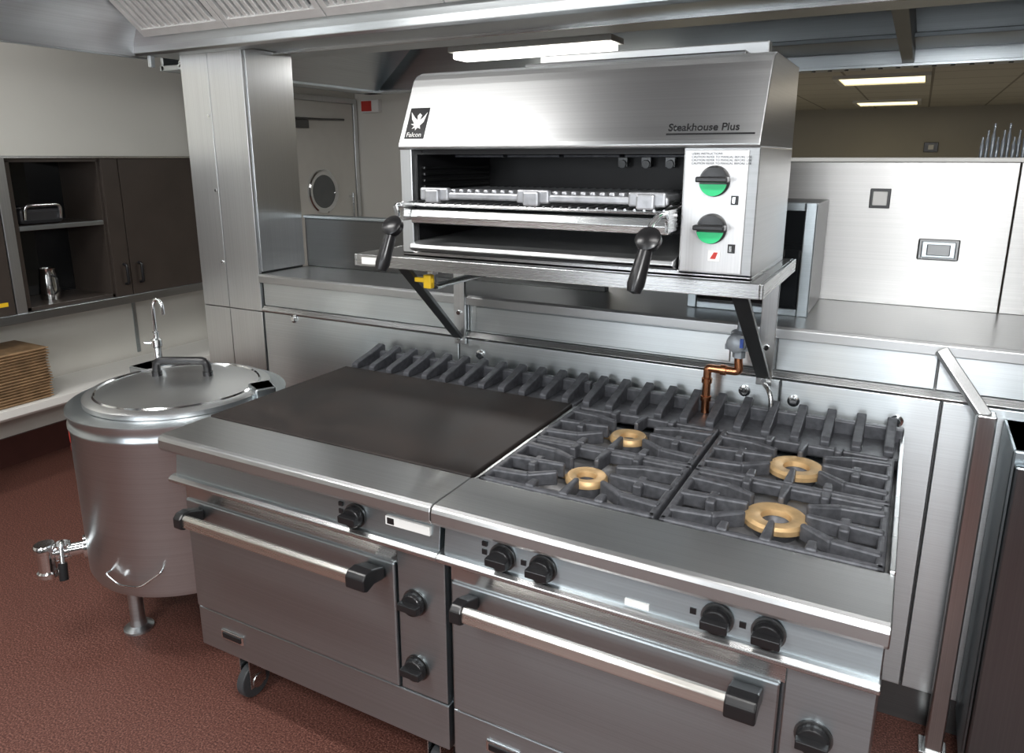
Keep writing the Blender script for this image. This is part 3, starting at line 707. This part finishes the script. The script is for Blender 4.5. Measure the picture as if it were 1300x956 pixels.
g = group('rear_extraction_hood')
boxes('skins', [(-3.38, -3.36, 2.60, 4.22, 2.05, 2.6), (1.98, 2.0, 2.60, 4.22, 2.05, 2.6)], S_C, g, .002)
boxes('left_lip', [(-3.39, -3.25, 2.60, 4.22, 2.05, 2.075)], S_C, g, .003)
prism('left_slope', [(-3.25, 2.065), (-2.7, 2.55), (-2.7, 2.57), (-3.25, 2.085)], 'Y', 2.6, 4.15, S_C, g)
boxes('rear_flange', [(-3.38, 2.0, 4.12, 4.22, 2.05, 2.064), (-3.38, 2.0, 4.21, 4.225, 2.05, 2.6)], S_C, g, .002)
boxes('top', [(-3.38, 2.0, 2.58, 4.22, 2.6, 2.62)], S_DARK, g)
boxes('ribs', [(-.135, -.085, 2.58, 4.15, 2.065, 2.18), (.9, .95, 2.58, 4.15, 2.065, 2.18)], S_CD, g, .003)
boxes('inner_baffle', [(-3.0, 2.0, 3.2, 3.22, 2.22, 2.6), (-1.0, 2.0, 3.7, 4.1, 2.12, 2.14)], S_CD, g, .003)
bm = bmesh.new()
for k in range(34):
    add_cyl(bm, (-.75+k*.075, 4.135, 2.051), (-.75+k*.075, 4.135, 2.044), .010, 8)
finish('flange_bolts', bm, S_DARK, g)
box('strip_light_housing', -2.35, -1.40, 3.62, 3.80, 2.19, 2.22, WHITE, g, .004)
box('strip_light_diffuser', -2.33, -1.42, 3.64, 3.78, 2.155, 2.19, LAMP, g, .01)
boxes('strip_light_hangers', [(-2.2, -2.19, 3.7, 3.71, 2.22, 2.6), (-1.56, -1.55, 3.7, 3.71, 2.22, 2.6)], S_H, g)

g = group('unseen_reflection_counter')  # added counter behind the camera, unseen, gives the steel neutral reflections
boxes('top', [(-3.4, 2.4, -1.95, -1.25, .86, .90)], S_T, g, .004)
boxes('cupboards', [(-3.38+k*.96, -2.44+k*.96, -1.90, -1.30, .15, .86) for k in range(6)], S_H, g, .004)
boxes('plinth', [(-3.36, 2.36, -1.88, -1.36, 0, .15)], S_DARK, g)

# ------------------------------------------------------------------ lights
def area(name, loc, rot, sx, sy, power, c=(1, .98, .96)):
    L = bpy.data.lights.new(name, 'AREA'); L.shape = 'RECTANGLE'; L.size = sx; L.size_y = sy; L.energy = power; L.color = c
    o = bpy.data.objects.new(name, L); o.location = loc; o.rotation_euler = rot; col.objects.link(o); return o
area('ceiling_lamp_aisle_light', (-3.45, 1.0, 2.85), (0, 0, 0), .3, 1.6, 20)
area('ceiling_lamp_main_light', (-1.6, -1.2, 2.85), (0, 0, 0), .6, 1.4, 64)
area('ceiling_lamp_right_light', (1.4, -1.2, 2.85), (0, 0, 0), .6, 1.4, 54)
area('added_hood_fill_left', (-2.0, .62, 2.56), (math.radians(18), 0, 0), 1.1, .15, 25)  # added fill, no such lamp in view; lights range top and filters
area('added_hood_fill_right', (.1, .62, 2.56), (math.radians(18), 0, 0), 1.1, .15, 15)  # added fill, weaker, so the grill front darkens to the right
area('window_daylight_left', (-1.9, -3.2, 1.65), (math.radians(90), 0, 0), 1.4, 1.3, 75, (.9, .95, 1))
area('window_daylight_right', (.3, -3.2, 1.65), (math.radians(90), 0, 0), 1.4, 1.3, 75, (.9, .95, 1))
area('rear_kitchen_light', (-2.0, 3.5, 2.12), (0, 0, 0), .9, .12, 14)
area('rear_kitchen_right_light', (.9, 3.6, 2.05), (0, 0, 0), .9, .3, 6)
area('far_room_light', (.3, 7.5, 2.2), (0, 0, 0), 2, 2, 26, (1, .9, .75))
area('camera_flash_light', (.25, -.15, 2.0), (math.radians(68), 0, math.radians(28)), .25, .18, 22, (1, 1, 1))

w = bpy.data.worlds.new('world'); sc.world = w; w.use_nodes = True
w.node_tree.nodes['Background'].inputs['Color'].default_value = (.75, .85, 1, 1)
w.node_tree.nodes['Background'].inputs['Strength'].default_value = 1.0

# ------------------------------------------------------------------ camera
cd = bpy.data.cameras.new('camera'); cam = bpy.data.objects.new('camera', cd); col.objects.link(cam)
cam.location = (0, 0, 1.634); cam.rotation_euler = (math.radians(90-13.94), 0, math.radians(28.3))
cd.sensor_fit = 'HORIZONTAL'; cd.sensor_width = 36; cd.lens = 36*939/1300; cd.shift_y = -45/1300; cd.clip_start = .02
sc.camera = cam
sc.view_settings.view_transform = 'Standard'
sc.view_settings.exposure = 0.0
